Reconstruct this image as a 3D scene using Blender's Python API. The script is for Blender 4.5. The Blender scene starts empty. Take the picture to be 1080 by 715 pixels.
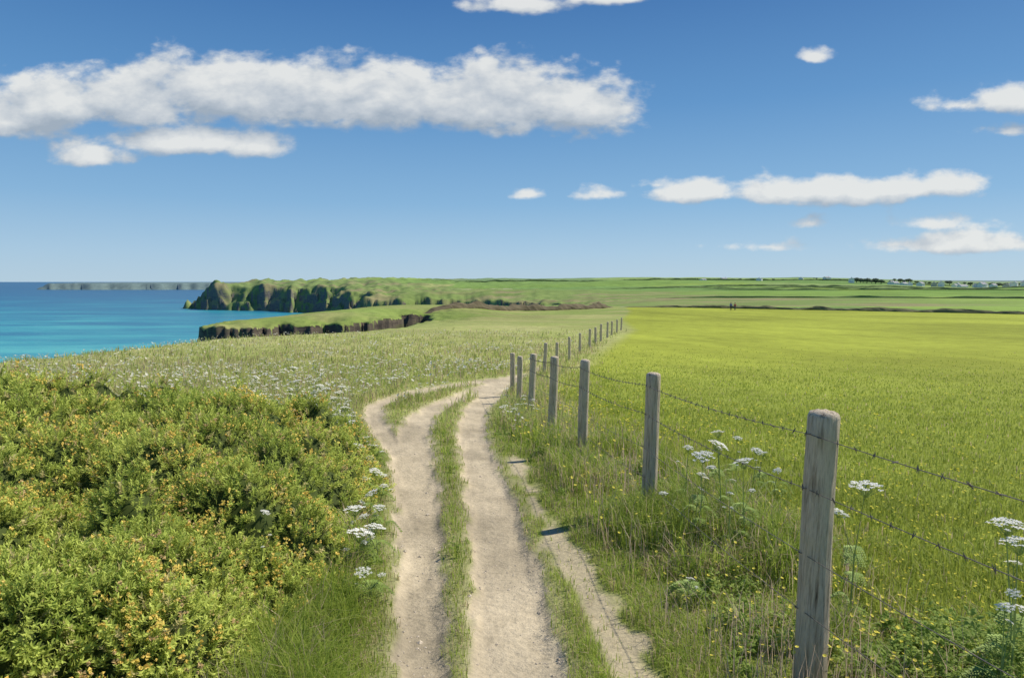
import bpy, math, numpy as np, random
from mathutils import Vector, Matrix
rng=np.random.default_rng(7); random.seed(7)
S=bpy.context.scene
S.view_settings.view_transform='Standard'
S.view_settings.look='None'; S.view_settings.exposure=0
COL=S.collection
EYE=1.75; TH=math.atan((357.5-297)/720)
# ---------------------------------------------------------------- helpers
def ray(px,py):
    dx=(px-540)/720; dy=(357.5-py)/720
    return dx, math.cos(TH)+dy*math.sin(TH), -math.sin(TH)+dy*math.cos(TH)
def P(px,py,Y):
    a,b,c=ray(px,py); return (a*Y/b, Y, EYE+c*Y/b)
PY=[-400,0,3,5.76,8.55,10.9,14.9,17,31,51,100,150,250,400,600,900,1200,1600,2500,9000]
PZ=[2,.05,-.10,-.25,-.47,-.65,-1.02,-1.2,-2.1,-2.5,-3.8,-4.5,-5.5,-6,-4,-2,2,8,14,30]
def prof(y): return np.interp(y,PY,PZ)
def hit(px,py):
    a,b,c=ray(px,py); Y=np.geomspace(.8,400,6000); z=EYE+c/b*Y
    i=np.argmax(z<prof(Y)); return (a/b*Y[i],Y[i])
def sstep(a,b,x):
    t=np.clip((x-a)/(b-a),0,1); return t*t*(3-2*t)
def hsh(i,j,s):
    v=np.sin(i*127.1+j*311.7+s*74.7)*43758.5453
    return v-np.floor(v)
def vn(x,y,s=0):
    ix=np.floor(x); iy=np.floor(y); fx=x-ix; fy=y-iy
    fx=fx*fx*(3-2*fx); fy=fy*fy*(3-2*fy)
    a=hsh(ix,iy,s);b=hsh(ix+1,iy,s);c=hsh(ix,iy+1,s);d=hsh(ix+1,iy+1,s)
    return (a*(1-fx)+b*fx)*(1-fy)+(c*(1-fx)+d*fx)*fy
def fbm(x,y,s=0,o=4):
    r=0;a=.5;t=0
    for k in range(o):
        r=r+a*vn(x*2**k+k*13.7,y*2**k+k*7.1,s+k); t+=a; a*=.5
    return r/t
def rid(x,y,s=0,o=5):
    r=0;a=.5;t=0
    for k in range(o):
        r=r+a*(1-np.abs(2*vn(x*2**k+k*3.7,y*2**k+k*9.1,s+k)-1)); t+=a; a*=.55
    return r/t
# ---------------------------------------------------------------- coast
COAST=np.array([(-70,-400),(-45,-40),(-36,8),(-29,28),(-26.5,42),(-25,52),(-22,60),(-18,67),(-14,78),(-12,90),(-12,108),(-14,113),(-17,107),(-19.5,102),(-22,97),(-24,95),(-26.5,98),(-29,93),(-32,95),(-34.5,90),(-38,89),(-41.5,92),(-43,100),(-45,128),(-38,156),(-26,172),(-8,190),(20,230),(30,300),(5,380),(-20,440),(-60,478),(-76,470),(-106,500),(-112,540),(-82,600),(-60,680),(-100,740),(-150,760),(-180,830),(-215,900),(-240,1010),(-300,1050),(-340,1095),(-380,1130),(-420,1125),(-465,1160),(-500,1165),(-535,1215),(-510,1300),(-430,1500),(-300,1900),(-300,2800),(-1500,3900),(-1850,3950),(-2400,3900),(-2700,4000),(-2740,4100),(-2500,4500),(-1000,5200),(-1500,11500),(12500,11500),(12500,-400)],float)
def sdist(x,y):
    d=np.full(x.shape,1e9); ins=np.zeros(x.shape,bool); n=len(COAST)
    for i in range(n):
        x0,y0=COAST[i]; x1,y1=COAST[(i+1)%n]
        ex,ey=x1-x0,y1-y0; t=np.clip(((x-x0)*ex+(y-y0)*ey)/(ex*ex+ey*ey),0,1)
        d=np.minimum(d,(x-x0-t*ex)**2+(y-y0-t*ey)**2)
        if y0!=y1:
            c=((y0>y)!=(y1>y))&(x<(x1-x0)*(y-y0)/(y1-y0)+x0); ins^=c
    return np.where(ins,1,-1)*np.sqrt(d)
# ---------------------------------------------------------------- path
def rut(rows,world=()):
    out=[]
    for (py,l,r) in rows:
        a=hit(l,py); b=hit(r,py)
        out.append(((a[0]+b[0])/2,(a[1]+b[1])/2,abs(b[0]-a[0])/2))
    return np.array(out+list(world))
RUTS=[rut([(1300,385,470),(900,408,482),(715,414,474),(640,417,468),(600,419,467),(560,419,466),(520,414,463),(480,412,458),(458,414,454),(440,430,458),(428,446,474),(416,476,502),(406,505,530),(399,520,550)],[(.75,26,.25),(1.3,31,.02)]),
      rut([(1300,500,800),(900,497,680),(715,488,598),(640,497,581),(600,497,570),(560,495,554),(520,490,540),(480,486,522),(450,482,511),(430,489,516),(415,506,533),(400,520,548)]),
      rut([(475,408,436),(455,392,418),(440,384,404),(428,387,403),(420,401,423),(412,430,456),(404,478,506),(399,512,538)])]
SEC=rut([(1300,800,1100),(900,730,850),(715,650,708),(640,612,652),(600,592,628),(560,570,596),(520,550,568),(480,535,547)])
def polyd(pl,x,y):
    best=np.full(x.shape,1e9)
    for i in range(len(pl)-1):
        x0,y0,w0=pl[i]; x1,y1,w1=pl[i+1]; ex,ey=x1-x0,y1-y0
        t=np.clip(((x-x0)*ex+(y-y0)*ey)/(ex*ex+ey*ey+1e-9),0,1)
        best=np.minimum(best,np.hypot(x-x0-t*ex,y-y0-t*ey)-(w0+t*(w1-w0)))
    return best
def pathd(x,y):
    r=np.full(x.shape,9.0); m=(np.abs(x)<14)&(y<75)&(y>-3)
    if m.any():
        xx,yy=x[m],y[m]; q=np.full(xx.shape,9.0)
        for pl in RUTS: q=np.minimum(q,polyd(pl,xx,yy))
        q=q+(fbm(xx*9,yy*6,3)-.5)*.2*np.clip(yy/6,.6,1.4)
        r[m]=q
    return r
def secd(x,y):
    r=np.full(x.shape,9.0); m=(np.abs(x)<6)&(y<14)&(y>-3)
    if m.any():
        xx,yy=x[m],y[m]; r[m]=polyd(SEC,xx,yy)+(fbm(xx*6,yy*4,8)-.47)*.28
    return r
FPX=[(846,712,3.03),(684,538,5.76),(615,478,8.55),(582,452,10.9),(561,430,14.0),(548,422,16.6),(541,415,18.2)]
FP=[(1.95,.45)]+[P(a,b,c)[:2] for a,b,c in FPX]+[(1.26,26),(2.0,30),(2.88,34),(3.8,38),(4.8,42),(5.5,45),(6.3,48),(7.3,52),(8.2,56),(9.25,60),(10.4,65)]
FB=FP+[(15,100),(23,140),(28,176)]
def fenx(y): return np.interp(y,[-5]+[p[1] for p in FB]+[400],[2.6]+[p[0] for p in FB]+[60])
HX=[20,28,52,92,160,300,2000]; HY=[178,175,165,124,100,70,10]
def hedY(x): return np.interp(x,HX,HY)
def plateau(x,y):
    z=prof(y)
    z=z+12*sstep(600,1400,y)*sstep(-.02,-.22,x/np.maximum(y,1))
    z=z-33*sstep(2500,3700,y)*sstep(-.02,-.22,x/np.maximum(y,1))
    z=z-15*sstep(.42,.72,x/np.maximum(y,1))*sstep(600,1500,y)
    z=z+1.3*sstep(84,115,y)*sstep(210,140,y)*sstep(4,-12,x)*(1-1.1*sstep(-22,-44,x))
    z=z-.2*sstep(50,66,y)*sstep(84,80,y)*sstep(-2,-16,x)
    z=z+np.where(y>250,(fbm(x/260,y/260,5)-.5)*14*sstep(250,900,y)*sstep(3500,2500,y),0)
    z=z+(fbm(x/14,y/14,6)-.5)*.5*sstep(15,60,np.hypot(x,y))*sstep(2,-4,x-fenx(y)+2)
    z=z+(fbm(x/1.3,y/1.3,9,3)-.5)*.06
    return z
RK=[0,45,75,90,200,500,1500,5000]
def height(x,y):
    x=np.asarray(x,float); y=np.asarray(y,float)
    rr=np.hypot(x,y)
    z=plateau(x,y)
    q=pathd(x,y); z=z-.05*sstep(.06,-.1,q)
    far=(rr>18)
    if far.any():
        xf,yf=x[far],y[far]; rf=rr[far]
        sc=np.interp(rf,RK,[1,1.3,1.6,2.2,3,9,20,50])
        fk=sstep(60,110,rf)
        nzz=(fbm(xf/sc/2,yf/sc/2,11,6)-.5)*2.6*(1-fk)+fk*((rid(xf/sc/1.6,yf/sc/1.6,11,6)-.55)*2.4)
        sd=sdist(xf,yf)+nzz*sc
        cw=np.interp(rf,RK,[3,2.6,2.6,3.0,4,22,40,60])
        t=np.clip(sd/cw+1,0,1)
        ra=np.interp(rf,RK,[.7,.5,.5,1.0,1.2,7,18,5]); rs_=np.interp(rf,RK,[2.5,2,2.5,3.0,6,45,260,200])
        roll=ra*np.exp(-np.maximum(sd,0)/rs_)*(1+1.3*(fbm(xf/sc/1.0,yf/sc/1.0,19,5)-.5))
        zt=z[far]-roll
        st=t+.12*np.sin(t*13+fbm(xf/sc*1.7,yf/sc*1.7,21)*9)*t*(1-t)*3
        zz=-49+(zt+49)*np.clip(st,0,1)**.9
        z[far]=np.where(sd>0,zt,zz)
    return z
def h1(x,y): return float(height(np.array([x]),np.array([y]))[0])
# ---------------------------------------------------------------- mesh building
def mesh_np(name,v,f,col=None,mat=None,smooth=False):
    me=bpy.data.meshes.new(name); v=np.ascontiguousarray(v,dtype=np.float32); f=np.ascontiguousarray(f,dtype=np.int32)
    k=f.shape[1]; me.vertices.add(len(v)); me.vertices.foreach_set('co',v.ravel())
    me.loops.add(f.size); me.loops.foreach_set('vertex_index',f.ravel())
    me.polygons.add(len(f)); me.polygons.foreach_set('loop_start',np.arange(0,f.size,k,dtype=np.int32))
    me.polygons.foreach_set('use_smooth',np.full(len(f),smooth,dtype=bool))
    me.update(calc_edges=True)
    if col is not None:
        a=me.color_attributes.new('Col','FLOAT_COLOR','POINT')
        c=np.ones((len(v),4),np.float32); c[:,:3]=col; a.data.foreach_set('color',c.ravel())
    if mat: me.materials.append(mat)
    return me
def obj(name,me,parent=None,label=None,category=None,kind=None,group=None,loc=None):
    o=bpy.data.objects.new(name,me); COL.objects.link(o)
    if parent: o.parent=parent
    if label: o['label']=label
    if category: o['category']=category
    if kind: o['kind']=kind
    if group: o['group']=group
    if loc is not None: o.location=loc
    return o
def pymesh(name,v,f,mat=None,smooth=False):
    me=bpy.data.meshes.new(name); me.from_pydata([tuple(map(float,a)) for a in v],[],f); me.update()
    if mat: me.materials.append(mat)
    if smooth:
        for p in me.polygons: p.use_smooth=True
    return me
def tube(pts,rad,n=6,cap=True):
    pts=[Vector(p) for p in pts]; V=[];F=[]
    for i,p in enumerate(pts):
        d=(pts[min(i+1,len(pts)-1)]-pts[max(i-1,0)]).normalized()
        a=d.cross(Vector((0,0,1))); 
        if a.length<.1: a=d.cross(Vector((1,0,0)))
        a.normalize(); b=d.cross(a)
        r=rad[i] if hasattr(rad,'__len__') else rad
        for k in range(n):
            t=2*math.pi*k/n; V.append(p+a*math.cos(t)*r+b*math.sin(t)*r)
    for i in range(len(pts)-1):
        for k in range(n):
            F.append((i*n+k,i*n+(k+1)%n,(i+1)*n+(k+1)%n,(i+1)*n+k))
    if cap: F.append(tuple(range(n-1,-1,-1))); F.append(tuple((len(pts)-1)*n+k for k in range(n)))
    return V,F
def merge(parts):
    V=[];F=[]
    for v,f in parts:
        b=len(V); V+=list(v); F+=[tuple(i+b for i in q) for q in f]
    return V,F
# ---------------------------------------------------------------- materials
def newmat(n):
    m=bpy.data.materials.new(n); m.use_nodes=True; nt=m.node_tree; nt.nodes.clear(); return m,nt
def N(nt,t,**k):
    n=nt.nodes.new(t)
    for a,b in k.items():
        if a=='ins':
            for kk,vv in b.items(): n.inputs[kk].default_value=vv
        else: setattr(n,a,b)
    return n
def ramp(nt,src,stops):
    r=N(nt,'ShaderNodeValToRGB'); e=r.color_ramp.elements
    while len(e)<len(stops): e.new(.5)
    for el,(p,c) in zip(e,stops):
        el.position=p; el.color=(c,c,c,1) if not hasattr(c,'__len__') else (*c,1)
    nt.links.new(src,r.inputs[0]); return r.outputs[0]
def mixc(nt,fac,a,b,bt='MIX'):
    m=N(nt,'ShaderNodeMix',data_type='RGBA',blend_type=bt)
    for s,i in ((fac,0),(a,6),(b,7)):
        if hasattr(s,'is_output'): nt.links.new(s,m.inputs[i])
        elif hasattr(s,'__len__'): m.inputs[i].default_value=(*s,1)
        else: m.inputs[i].default_value=s
    return m.outputs[2]
def leafmat(name,tr=.3,rough=.55,spec=.25):
    m,nt=newmat(name); L=nt.links
    a=N(nt,'ShaderNodeAttribute',attribute_name='Col')
    p=N(nt,'ShaderNodeBsdfPrincipled'); p.inputs['Roughness'].default_value=rough
    p.inputs['Specular IOR Level'].default_value=spec
    t=N(nt,'ShaderNodeBsdfTranslucent'); mx=N(nt,'ShaderNodeMixShader'); mx.inputs[0].default_value=tr
    o=N(nt,'ShaderNodeOutputMaterial')
    L.new(a.outputs[0],p.inputs['Base Color']); L.new(a.outputs[0],t.inputs[0])
    L.new(p.outputs[0],mx.inputs[1]); L.new(t.outputs[0],mx.inputs[2]); L.new(mx.outputs[0],o.inputs[0])
    return m
def simplemat(name,c,rough=.8,var=.25,scale=20,bump=0,spec=.3,stretch=None,metal=0):
    m,nt=newmat(name); L=nt.links
    tc=N(nt,'ShaderNodeTexCoord'); mp=N(nt,'ShaderNodeMapping')
    if stretch: mp.inputs['Scale'].default_value=stretch
    L.new(tc.outputs['Object'],mp.inputs[0])
    n=N(nt,'ShaderNodeTexNoise',ins={'Scale':scale,'Detail':6.0}); L.new(mp.outputs[0],n.inputs[0])
    f=ramp(nt,n.outputs[0],[(.3,1-var),(.7,1+var)])
    c2=mixc(nt,1.0,c,f,'MULTIPLY')
    p=N(nt,'ShaderNodeBsdfPrincipled'); p.inputs['Roughness'].default_value=rough; p.inputs['Specular IOR Level'].default_value=spec
    p.inputs['Metallic'].default_value=metal
    L.new(c2,p.inputs['Base Color'])
    if bump:
        b=N(nt,'ShaderNodeBump'); b.inputs['Strength'].default_value=bump; b.inputs['Distance'].default_value=.01
        L.new(n.outputs[0],b.inputs['Height']); L.new(b.outputs[0],p.inputs['Normal'])
    o=N(nt,'ShaderNodeOutputMaterial'); L.new(p.outputs[0],o.inputs[0]); return m
M_leaf=leafmat('grass_blade_material',.45,.6,.15); M_gorse=leafmat('gorse_material',.36,.7,.12)
M_petal=leafmat('petal_material',.25,.7,.1); M_solid=leafmat('attribute_solid_material',0,.9,.1)
def ground_mat():
    m,nt=newmat('ground_material'); L=nt.links
    a=N(nt,'ShaderNodeAttribute',attribute_name='Col'); g=N(nt,'ShaderNodeNewGeometry')
    out=N(nt,'ShaderNodeOutputMaterial')
    n1=N(nt,'ShaderNodeTexNoise',ins={'Scale':28.0,'Detail':6.0,'Roughness':.7}); L.new(g.outputs['Position'],n1.inputs[0])
    n2=N(nt,'ShaderNodeTexNoise',ins={'Scale':.9,'Detail':7.0,'Roughness':.65}); L.new(g.outputs['Position'],n2.inputs[0])
    n3=N(nt,'ShaderNodeTexNoise',ins={'Scale':.05,'Detail':7.0,'Roughness':.6}); L.new(g.outputs['Position'],n3.inputs[0])
    f1=ramp(nt,n1.outputs[0],[(.3,.80),(.7,1.15)]); f2=ramp(nt,n2.outputs[0],[(.3,.84),(.7,1.15)]); f3=ramp(nt,n3.outputs[0],[(.35,.84),(.65,1.14)])
    c=mixc(nt,1.0,a.outputs[0],f1,'MULTIPLY'); c=mixc(nt,1.0,c,f2,'MULTIPLY'); c=mixc(nt,1.0,c,f3,'MULTIPLY')
    sp=N(nt,'ShaderNodeSeparateXYZ'); L.new(g.outputs['True Normal'],sp.inputs[0])
    sy=N(nt,'ShaderNodeSeparateXYZ'); L.new(g.outputs['Position'],sy.inputs[0])
    mp=N(nt,'ShaderNodeMapping'); mp.inputs['Scale'].default_value=(.3,.3,2.2); L.new(g.outputs['Position'],mp.inputs[0])
    nr=N(nt,'ShaderNodeTexNoise',ins={'Scale':.4,'Detail':9.0,'Roughness':.8}); L.new(mp.outputs[0],nr.inputs[0])
    jz=N(nt,'ShaderNodeMath',operation='MULTIPLY_ADD'); jz.inputs[1].default_value=.9; L.new(nr.outputs[0],jz.inputs[0]); L.new(sp.outputs[2],jz.inputs[2])
    rk=ramp(nt,jz.outputs[0],[(.76,1),(.98,0)])
    rc=ramp(nt,nr.outputs[0],[(.32,(.04,.038,.035)),(.43,(.11,.095,.075)),(.52,(.21,.175,.13)),(.6,(.15,.16,.075)),(.68,(.20,.175,.12))])
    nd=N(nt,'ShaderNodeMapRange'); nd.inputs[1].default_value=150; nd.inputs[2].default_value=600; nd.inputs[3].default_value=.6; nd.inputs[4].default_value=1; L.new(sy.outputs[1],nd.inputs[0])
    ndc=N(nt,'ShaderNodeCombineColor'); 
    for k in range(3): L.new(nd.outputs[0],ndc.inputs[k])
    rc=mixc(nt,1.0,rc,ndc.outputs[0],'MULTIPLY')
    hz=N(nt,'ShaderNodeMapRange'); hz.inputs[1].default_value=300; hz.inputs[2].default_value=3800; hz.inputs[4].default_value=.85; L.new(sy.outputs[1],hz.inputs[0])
    rc=mixc(nt,hz.outputs[0],rc,(.13,.18,.24))  # distance haze painted into the rock colour, stronger farther off
    c=mixc(nt,rk,c,rc)
    p=N(nt,'ShaderNodeBsdfPrincipled'); p.inputs['Roughness'].default_value=.95; p.inputs['Specular IOR Level'].default_value=.08
    L.new(c,p.inputs['Base Color'])
    b=N(nt,'ShaderNodeBump'); b.inputs['Strength'].default_value=.6; b.inputs['Distance'].default_value=.018; L.new(n1.outputs[0],b.inputs['Height'])
    b2=N(nt,'ShaderNodeBump'); b2.inputs['Strength'].default_value=.5; b2.inputs['Distance'].default_value=.2; L.new(n2.outputs[0],b2.inputs['Height']); L.new(b.outputs[0],b2.inputs['Normal'])
    L.new(b2.outputs[0],p.inputs['Normal']); L.new(p.outputs[0],out.inputs[0]); return m
# ---------------------------------------------------------------- ground colour
def C(*a): return np.array(a)
def ground_col(x,y):
    n=len(x); q=pathd(x,y); s=secd(x,y); fx=fenx(y); rr=np.hypot(x,y)
    c=np.zeros((n,3))
    t=fbm(x/3.5,y/3.5,31)[:,None]; t2=fbm(x/.8,y/.8,32)[:,None]
    wild=C(.32,.37,.095)*(1-t)+C(.44,.41,.18)*t
    wild=wild*(.75+.5*t2)
    green=C(.24,.28,.065)*(.8+.4*t2)
    near=sstep(16,8,rr)[:,None]
    c[:]=wild*(1-near)+green*near
    md=sstep(60,100,y)[:,None]*sstep(400,250,y)[:,None]
    t3=sstep(.35,.75,fbm(x/12,y/5,33))[:,None]
    c=c*(1-md)+(C(.24,.31,.075)*(1-t3)+C(.33,.33,.12)*t3)*md
    infield=(x>fx+.5)&(y<hedY(x))
    fa=sstep(4,45,rr)[:,None]
    tt=fbm(x/9,y/25,35)[:,None]
    fc=(C(.28,.33,.055)*(1-fa)+C(.315,.35,.045)*fa)*(.76+.48*tt)
    st=fbm((x*.9+y*.25)/1.6,(y*.9-x*.2)/22,36)[:,None]
    fc=fc*(.82+.36*st)
    edge_=sstep(0,1.5,x-fx-.5)[:,None]
    c=np.where(infield[:,None],fc*edge_+c*(1-edge_),c)
    v=(-x*.25+y*.97)/np.where(y>900,420,150); u=(x*.94+y*.3)/np.where(y>900,420,260)
    u=u+.25*vn(u*.7,v*.7,41); iv=np.floor(v); iu=np.floor(u+hsh(iv,0,43))
    hh=hsh(iu,iv,44)
    pal=np.array([(.15,.26,.05),(.21,.33,.06),(.14,.23,.05),(.25,.36,.07),(.17,.28,.07),(.34,.36,.18),(.13,.22,.05),(.22,.31,.09),(.19,.30,.06)])
    pc=pal[(hh*len(pal)).astype(int)]*(.85+.3*fbm(x/20,y/20,45)[:,None])
    farm=((y>=hedY(x))&(x>fx))|((y>480)&(x>-90))|((y>1100))
    c=np.where(farm[:,None],pc,c)
    m=(y>180); 
    if m.any():
        sd=sdist(x[m],y[m]); k=(sstep(180,80,sd+(fbm(x[m]/60,y[m]/60,46)-.5)*120))[:,None]*np.where(y[m]>3000,0,1)[:,None]
        hz=fbm(x[m]/25,y[m]/25,47)[:,None]
        hz=sstep(.45,.75,hz)
        c[m]=c[m]*(1-k)+(C(.20,.27,.075)*(1-hz)+C(.28,.25,.12)*hz)*k
    f=sstep(2800,3800,y)[:,None]*.85; c=c*(1-f)+C(.14,.20,.22)*f  # farthest land tinted blue-grey, haze put into its colour
    f=(sstep(500,2500,y)*.28)[:,None]; c=c*(1-f)+C(.23,.29,.29)*f  # aerial haze blended into the ground colour with distance
    k=sstep(.04,-.05,s)[:,None]; c=c*(1-.88*k)+C(.52,.43,.29)*.88*k
    dirt=C(.60,.50,.34)*(.82+.36*fbm(x*2.5,y*1.2,50)[:,None])
    dirt=dirt*(1-.2*sstep(.50,.68,fbm(x*1.6,y*.9,51))[:,None])
    dirt=dirt*(1-.16*sstep(.55,.70,fbm(x*10,y*6,52))[:,None])
    k=sstep(.05,-.03,q)[:,None]; c=c*(1-k)+dirt*k
    k=(sstep(.16,.04,q)*sstep(.0,.05,q))[:,None]*.6; c=c*(1-k)+C(.38,.34,.19)*k
    return c
# ---------------------------------------------------------------- ground sheet
rings=[.35]
while rings[-1]<50: rings.append(rings[-1]*1.022)
while rings[-1]<200: rings.append(rings[-1]+.6)
while rings[-1]<500: rings.append(rings[-1]*1.012)
while rings[-1]<1300: rings.append(rings[-1]+4.5)
while rings[-1]<5200: rings.append(rings[-1]*1.012)
while rings[-1]<11000: rings.append(rings[-1]*1.06)
R=np.array(rings)
A=np.concatenate([np.arange(-180,-62,4),np.arange(-62,-44,.5),np.arange(-44,44,.15),np.arange(44,62,.5),np.arange(62,180,4)])
A=np.radians(A); nr,na=len(R),len(A)
RR,AA=np.meshgrid(R,A,indexing='ij')
X=(RR*np.sin(AA)).ravel(); Y=(RR*np.cos(AA)).ravel()
Z=height(X,Y)
i=np.arange(nr-1)[:,None]*na; j=np.arange(na)[None,:]; j2=(j+1)%na
F=np.stack([i+j,i+j2,i+na+j2,i+na+j],-1).reshape(-1,4)[:,::-1]
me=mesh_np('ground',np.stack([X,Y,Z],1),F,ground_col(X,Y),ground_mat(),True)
ground=obj('ground',me,kind='structure',label='grassy clifftop ground with dirt track and fields',category='ground')
# ---------------------------------------------------------------- sea
m,nt=newmat('sea_material'); L=nt.links
g=N(nt,'ShaderNodeNewGeometry'); sp=N(nt,'ShaderNodeSeparateXYZ'); L.new(g.outputs['Position'],sp.inputs[0])
mr=N(nt,'ShaderNodeMapRange'); mr.inputs[1].default_value=300; mr.inputs[2].default_value=5000; L.new(sp.outputs[1],mr.inputs[0])
mp=N(nt,'ShaderNodeMapping'); mp.inputs['Scale'].default_value=(.0014,.0045,1); L.new(g.outputs['Position'],mp.inputs[0])
nn=N(nt,'ShaderNodeTexNoise',ins={'Scale':2.6,'Detail':6.0,'Roughness':.65}); L.new(mp.outputs[0],nn.inputs[0])
ad=N(nt,'ShaderNodeMath',operation='MULTIPLY_ADD'); ad.inputs[1].default_value=1.0; L.new(nn.outputs[0],ad.inputs[0])
ad2=N(nt,'ShaderNodeMath',operation='ADD'); ad2.inputs[1].default_value=-.44; L.new(mr.outputs[0],ad.inputs[2]); L.new(ad.outputs[0],ad2.inputs[0])
sc=ramp(nt,ad2.outputs[0],[(0,(.09,.42,.42)),(.10,(.045,.31,.36)),(.22,(.025,.20,.30)),(.45,(.018,.125,.24)),(.95,(.018,.11,.22))])
p=N(nt,'ShaderNodeBsdfPrincipled'); p.inputs['Roughness'].default_value=.35; p.inputs['Specular IOR Level'].default_value=.14
L.new(sc,p.inputs['Base Color'])
w=N(nt,'ShaderNodeTexNoise',ins={'Scale':.12,'Detail':6.0,'Roughness':.65}); mp2=N(nt,'ShaderNodeMapping'); mp2.inputs['Scale'].default_value=(.5,1.2,1)
L.new(g.outputs['Position'],mp2.inputs[0]); L.new(mp2.outputs[0],w.inputs[0])
b=N(nt,'ShaderNodeBump'); b.inputs['Strength'].default_value=.7; b.inputs['Distance'].default_value=1.8; L.new(w.outputs[0],b.inputs['Height']); L.new(b.outputs[0],p.inputs['Normal'])
o=N(nt,'ShaderNodeOutputMaterial'); L.new(p.outputs[0],o.inputs[0])
a=np.linspace(0,2*math.pi,129)[:-1]; V=[(0,0,-45)]; Fs=[]
for k,r in enumerate([200,600,2000,8000,30000,90000]):
    V+=[(r*math.cos(t),r*math.sin(t),-45) for t in a]
for t in range(128): Fs.append((0,1+t,1+(t+1)%128))
for k in range(5):
    for t in range(128): Fs.append((1+k*128+t,1+(k+1)*128+t,1+(k+1)*128+(t+1)%128,1+k*128+(t+1)%128))
obj('sea',pymesh('sea',V,Fs,m),kind='structure',label='calm turquoise sea below the cliffs',category='sea')
# ---------------------------------------------------------------- blades
def blades(x,y,z,h,w,yaw,lean,col,tipcol=None):
    n=len(x); d=np.stack([np.cos(yaw),np.sin(yaw)],1); s=np.stack([-np.sin(yaw),np.cos(yaw)],1)
    v=np.zeros((n,5,3)); b=np.stack([x,y],1); L_=(lean*h)[:,None]; W=w[:,None]
    v[:,0,:2]=b-s*W/2; v[:,1,:2]=b+s*W/2; v[:,0,2]=v[:,1,2]=z-.01
    v[:,2,:2]=b-s*W*.4+d*L_*.3; v[:,3,:2]=b+s*W*.4+d*L_*.3; v[:,2,2]=v[:,3,2]=z+h*.58
    v[:,4,:2]=b+d*L_; v[:,4,2]=z+h*(1-.35*lean)
    f=np.array([(0,1,2),(1,3,2),(2,3,4)])[None]+np.arange(n)[:,None,None]*5
    c=np.repeat(col[:,None,:],5,1)
    if tipcol is not None: c[:,4]=tipcol
    return v.reshape(-1,3),f.reshape(-1,3),c.reshape(-1,3)
ncl=340
GX=rng.uniform(-13,-.8,ncl); GY=rng.uniform(-1,11,ncl); GR=rng.uniform(.2,.5,ncl); GH=rng.uniform(.14,.38,ncl)
def gedge(y): return np.interp(y,[-3,0,2.6,3.2,4,6,8,9.5],[-1.5,-1.35,-1.2,-1.02,-.95,-1.15,-1.6,-2.5])
def gm(x,y):
    e=gedge(y)-x+(fbm(x*1.5,y*1.5,61)-.5)*.4
    f=(9.2+.12*(-x-2))-y+(fbm(x*.8,y*.8,62)-.5)*1.6
    return np.minimum(np.minimum(e,f),14+x)
def canopy(x,y):
    m=gm(x,y); base=(.38+.064*np.clip(-x-1.5,0,8))*sstep(0,.75,m)**.8
    dome=np.zeros(x.shape)
    for k in range(ncl):
        r2=((x-GX[k])**2+(y-GY[k])**2)/GR[k]**2
        dome=np.maximum(dome,GH[k]*np.sqrt(np.clip(1-r2,0,1)))
    return base+dome*sstep(0,.35,m)+(fbm(x*7,y*7,63,2)-.5)*.15*sstep(0,.3,m)
def uni(n,a,b): return rng.uniform(a,b,n)
def scatter(n,r0,r1,a0=-48,a1=48):
    r=np.exp(uni(n,math.log(r0),math.log(r1))); a=np.radians(uni(n,a0,a1)); return r*np.sin(a),r*np.cos(a),r
x,y,r=scatter(480000,1.6,75)
q=pathd(x,y); s=secd(x,y); fx=fenx(y); g_=gm(x,y)
infield=x>fx+.75
keep=(q>.0)&~((s<.02)&(rng.random(len(x))<.92))&(g_<.22)&(rng.random(len(x))>np.where(infield,sstep(9,50,r),sstep(22,75,r)))
keep&=~((q<.06)&(rng.random(len(x))<.5))
x,y,r,q,s,fx,g_,infield=[a_[keep] for a_ in (x,y,r,q,s,fx,g_,infield)]
n=len(x); rnd=rng.random(n); cl=fbm(x*1.6,y*1.6,71); cl2=fbm(x*.35,y*.35,72); cl3=fbm(x*4,y*4,73); cl4=fbm(x*.9,y*.9,74)
df=np.abs(x-fx)
strip=(x<1.6)&(y<16)&(q<.22)&(~infield)
inner=(s<.28)&(q<.9)&(x<fx-.35)
leftv=(q>=.0)&(x<-.3)&(y<11)&(g_>-1.2)
verge=(~infield)&(x>-.2)&(y<20)
Hh=.06+.28*sstep(.3,.75,cl)
ff=sstep(.75,3.5,x-fx)
Hh=np.where(infield,(.06+.16*cl)*(1-ff)+(.04+.05*cl)*ff,Hh)
Hh=np.where(verge,(.05+.34*sstep(.35,.65,cl))*sstep(.0,.5,q),Hh)
Hh=np.where(verge&(df<.5),.06+.28*sstep(.3,.7,cl),Hh)
Hh=np.where(leftv,(.06+.36*cl)*sstep(-.05,.4,q)+.03,Hh)
Hh=np.where(inner|strip,.02+.05*cl+.06*sstep(.05,.2,q),Hh)
Hh=Hh*(.6+.8*rng.random(n))*(.7+.6*cl3)
Hh=np.where(np.hypot(x-FP[1][0],y-FP[1][1])<.3,Hh*.35,Hh)
Hh=np.where((s<.04),Hh*.35,Hh)
G1=C(.25,.36,.05);G2=C(.46,.53,.10);TW=C(.60,.47,.30);DK=C(.13,.22,.035)
base=G1+(G2-G1)*rnd[:,None]
wildf=(~infield)&(r>11)
tw=np.where(wildf,.10+.3*cl2,.07+.34*sstep(.42,.7,cl4)); tw=np.where(inner|strip,.28,tw); tw=np.where(infield,.03+.2*(1-ff)*sstep(.4,.7,cl4),tw)
tmask=rng.random(n)<tw
cc=base*(.66+.7*cl4[:,None])
stf=fbm((x*.9+y*.25)/1.1,(y*.9-x*.2)/9,36)
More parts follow.
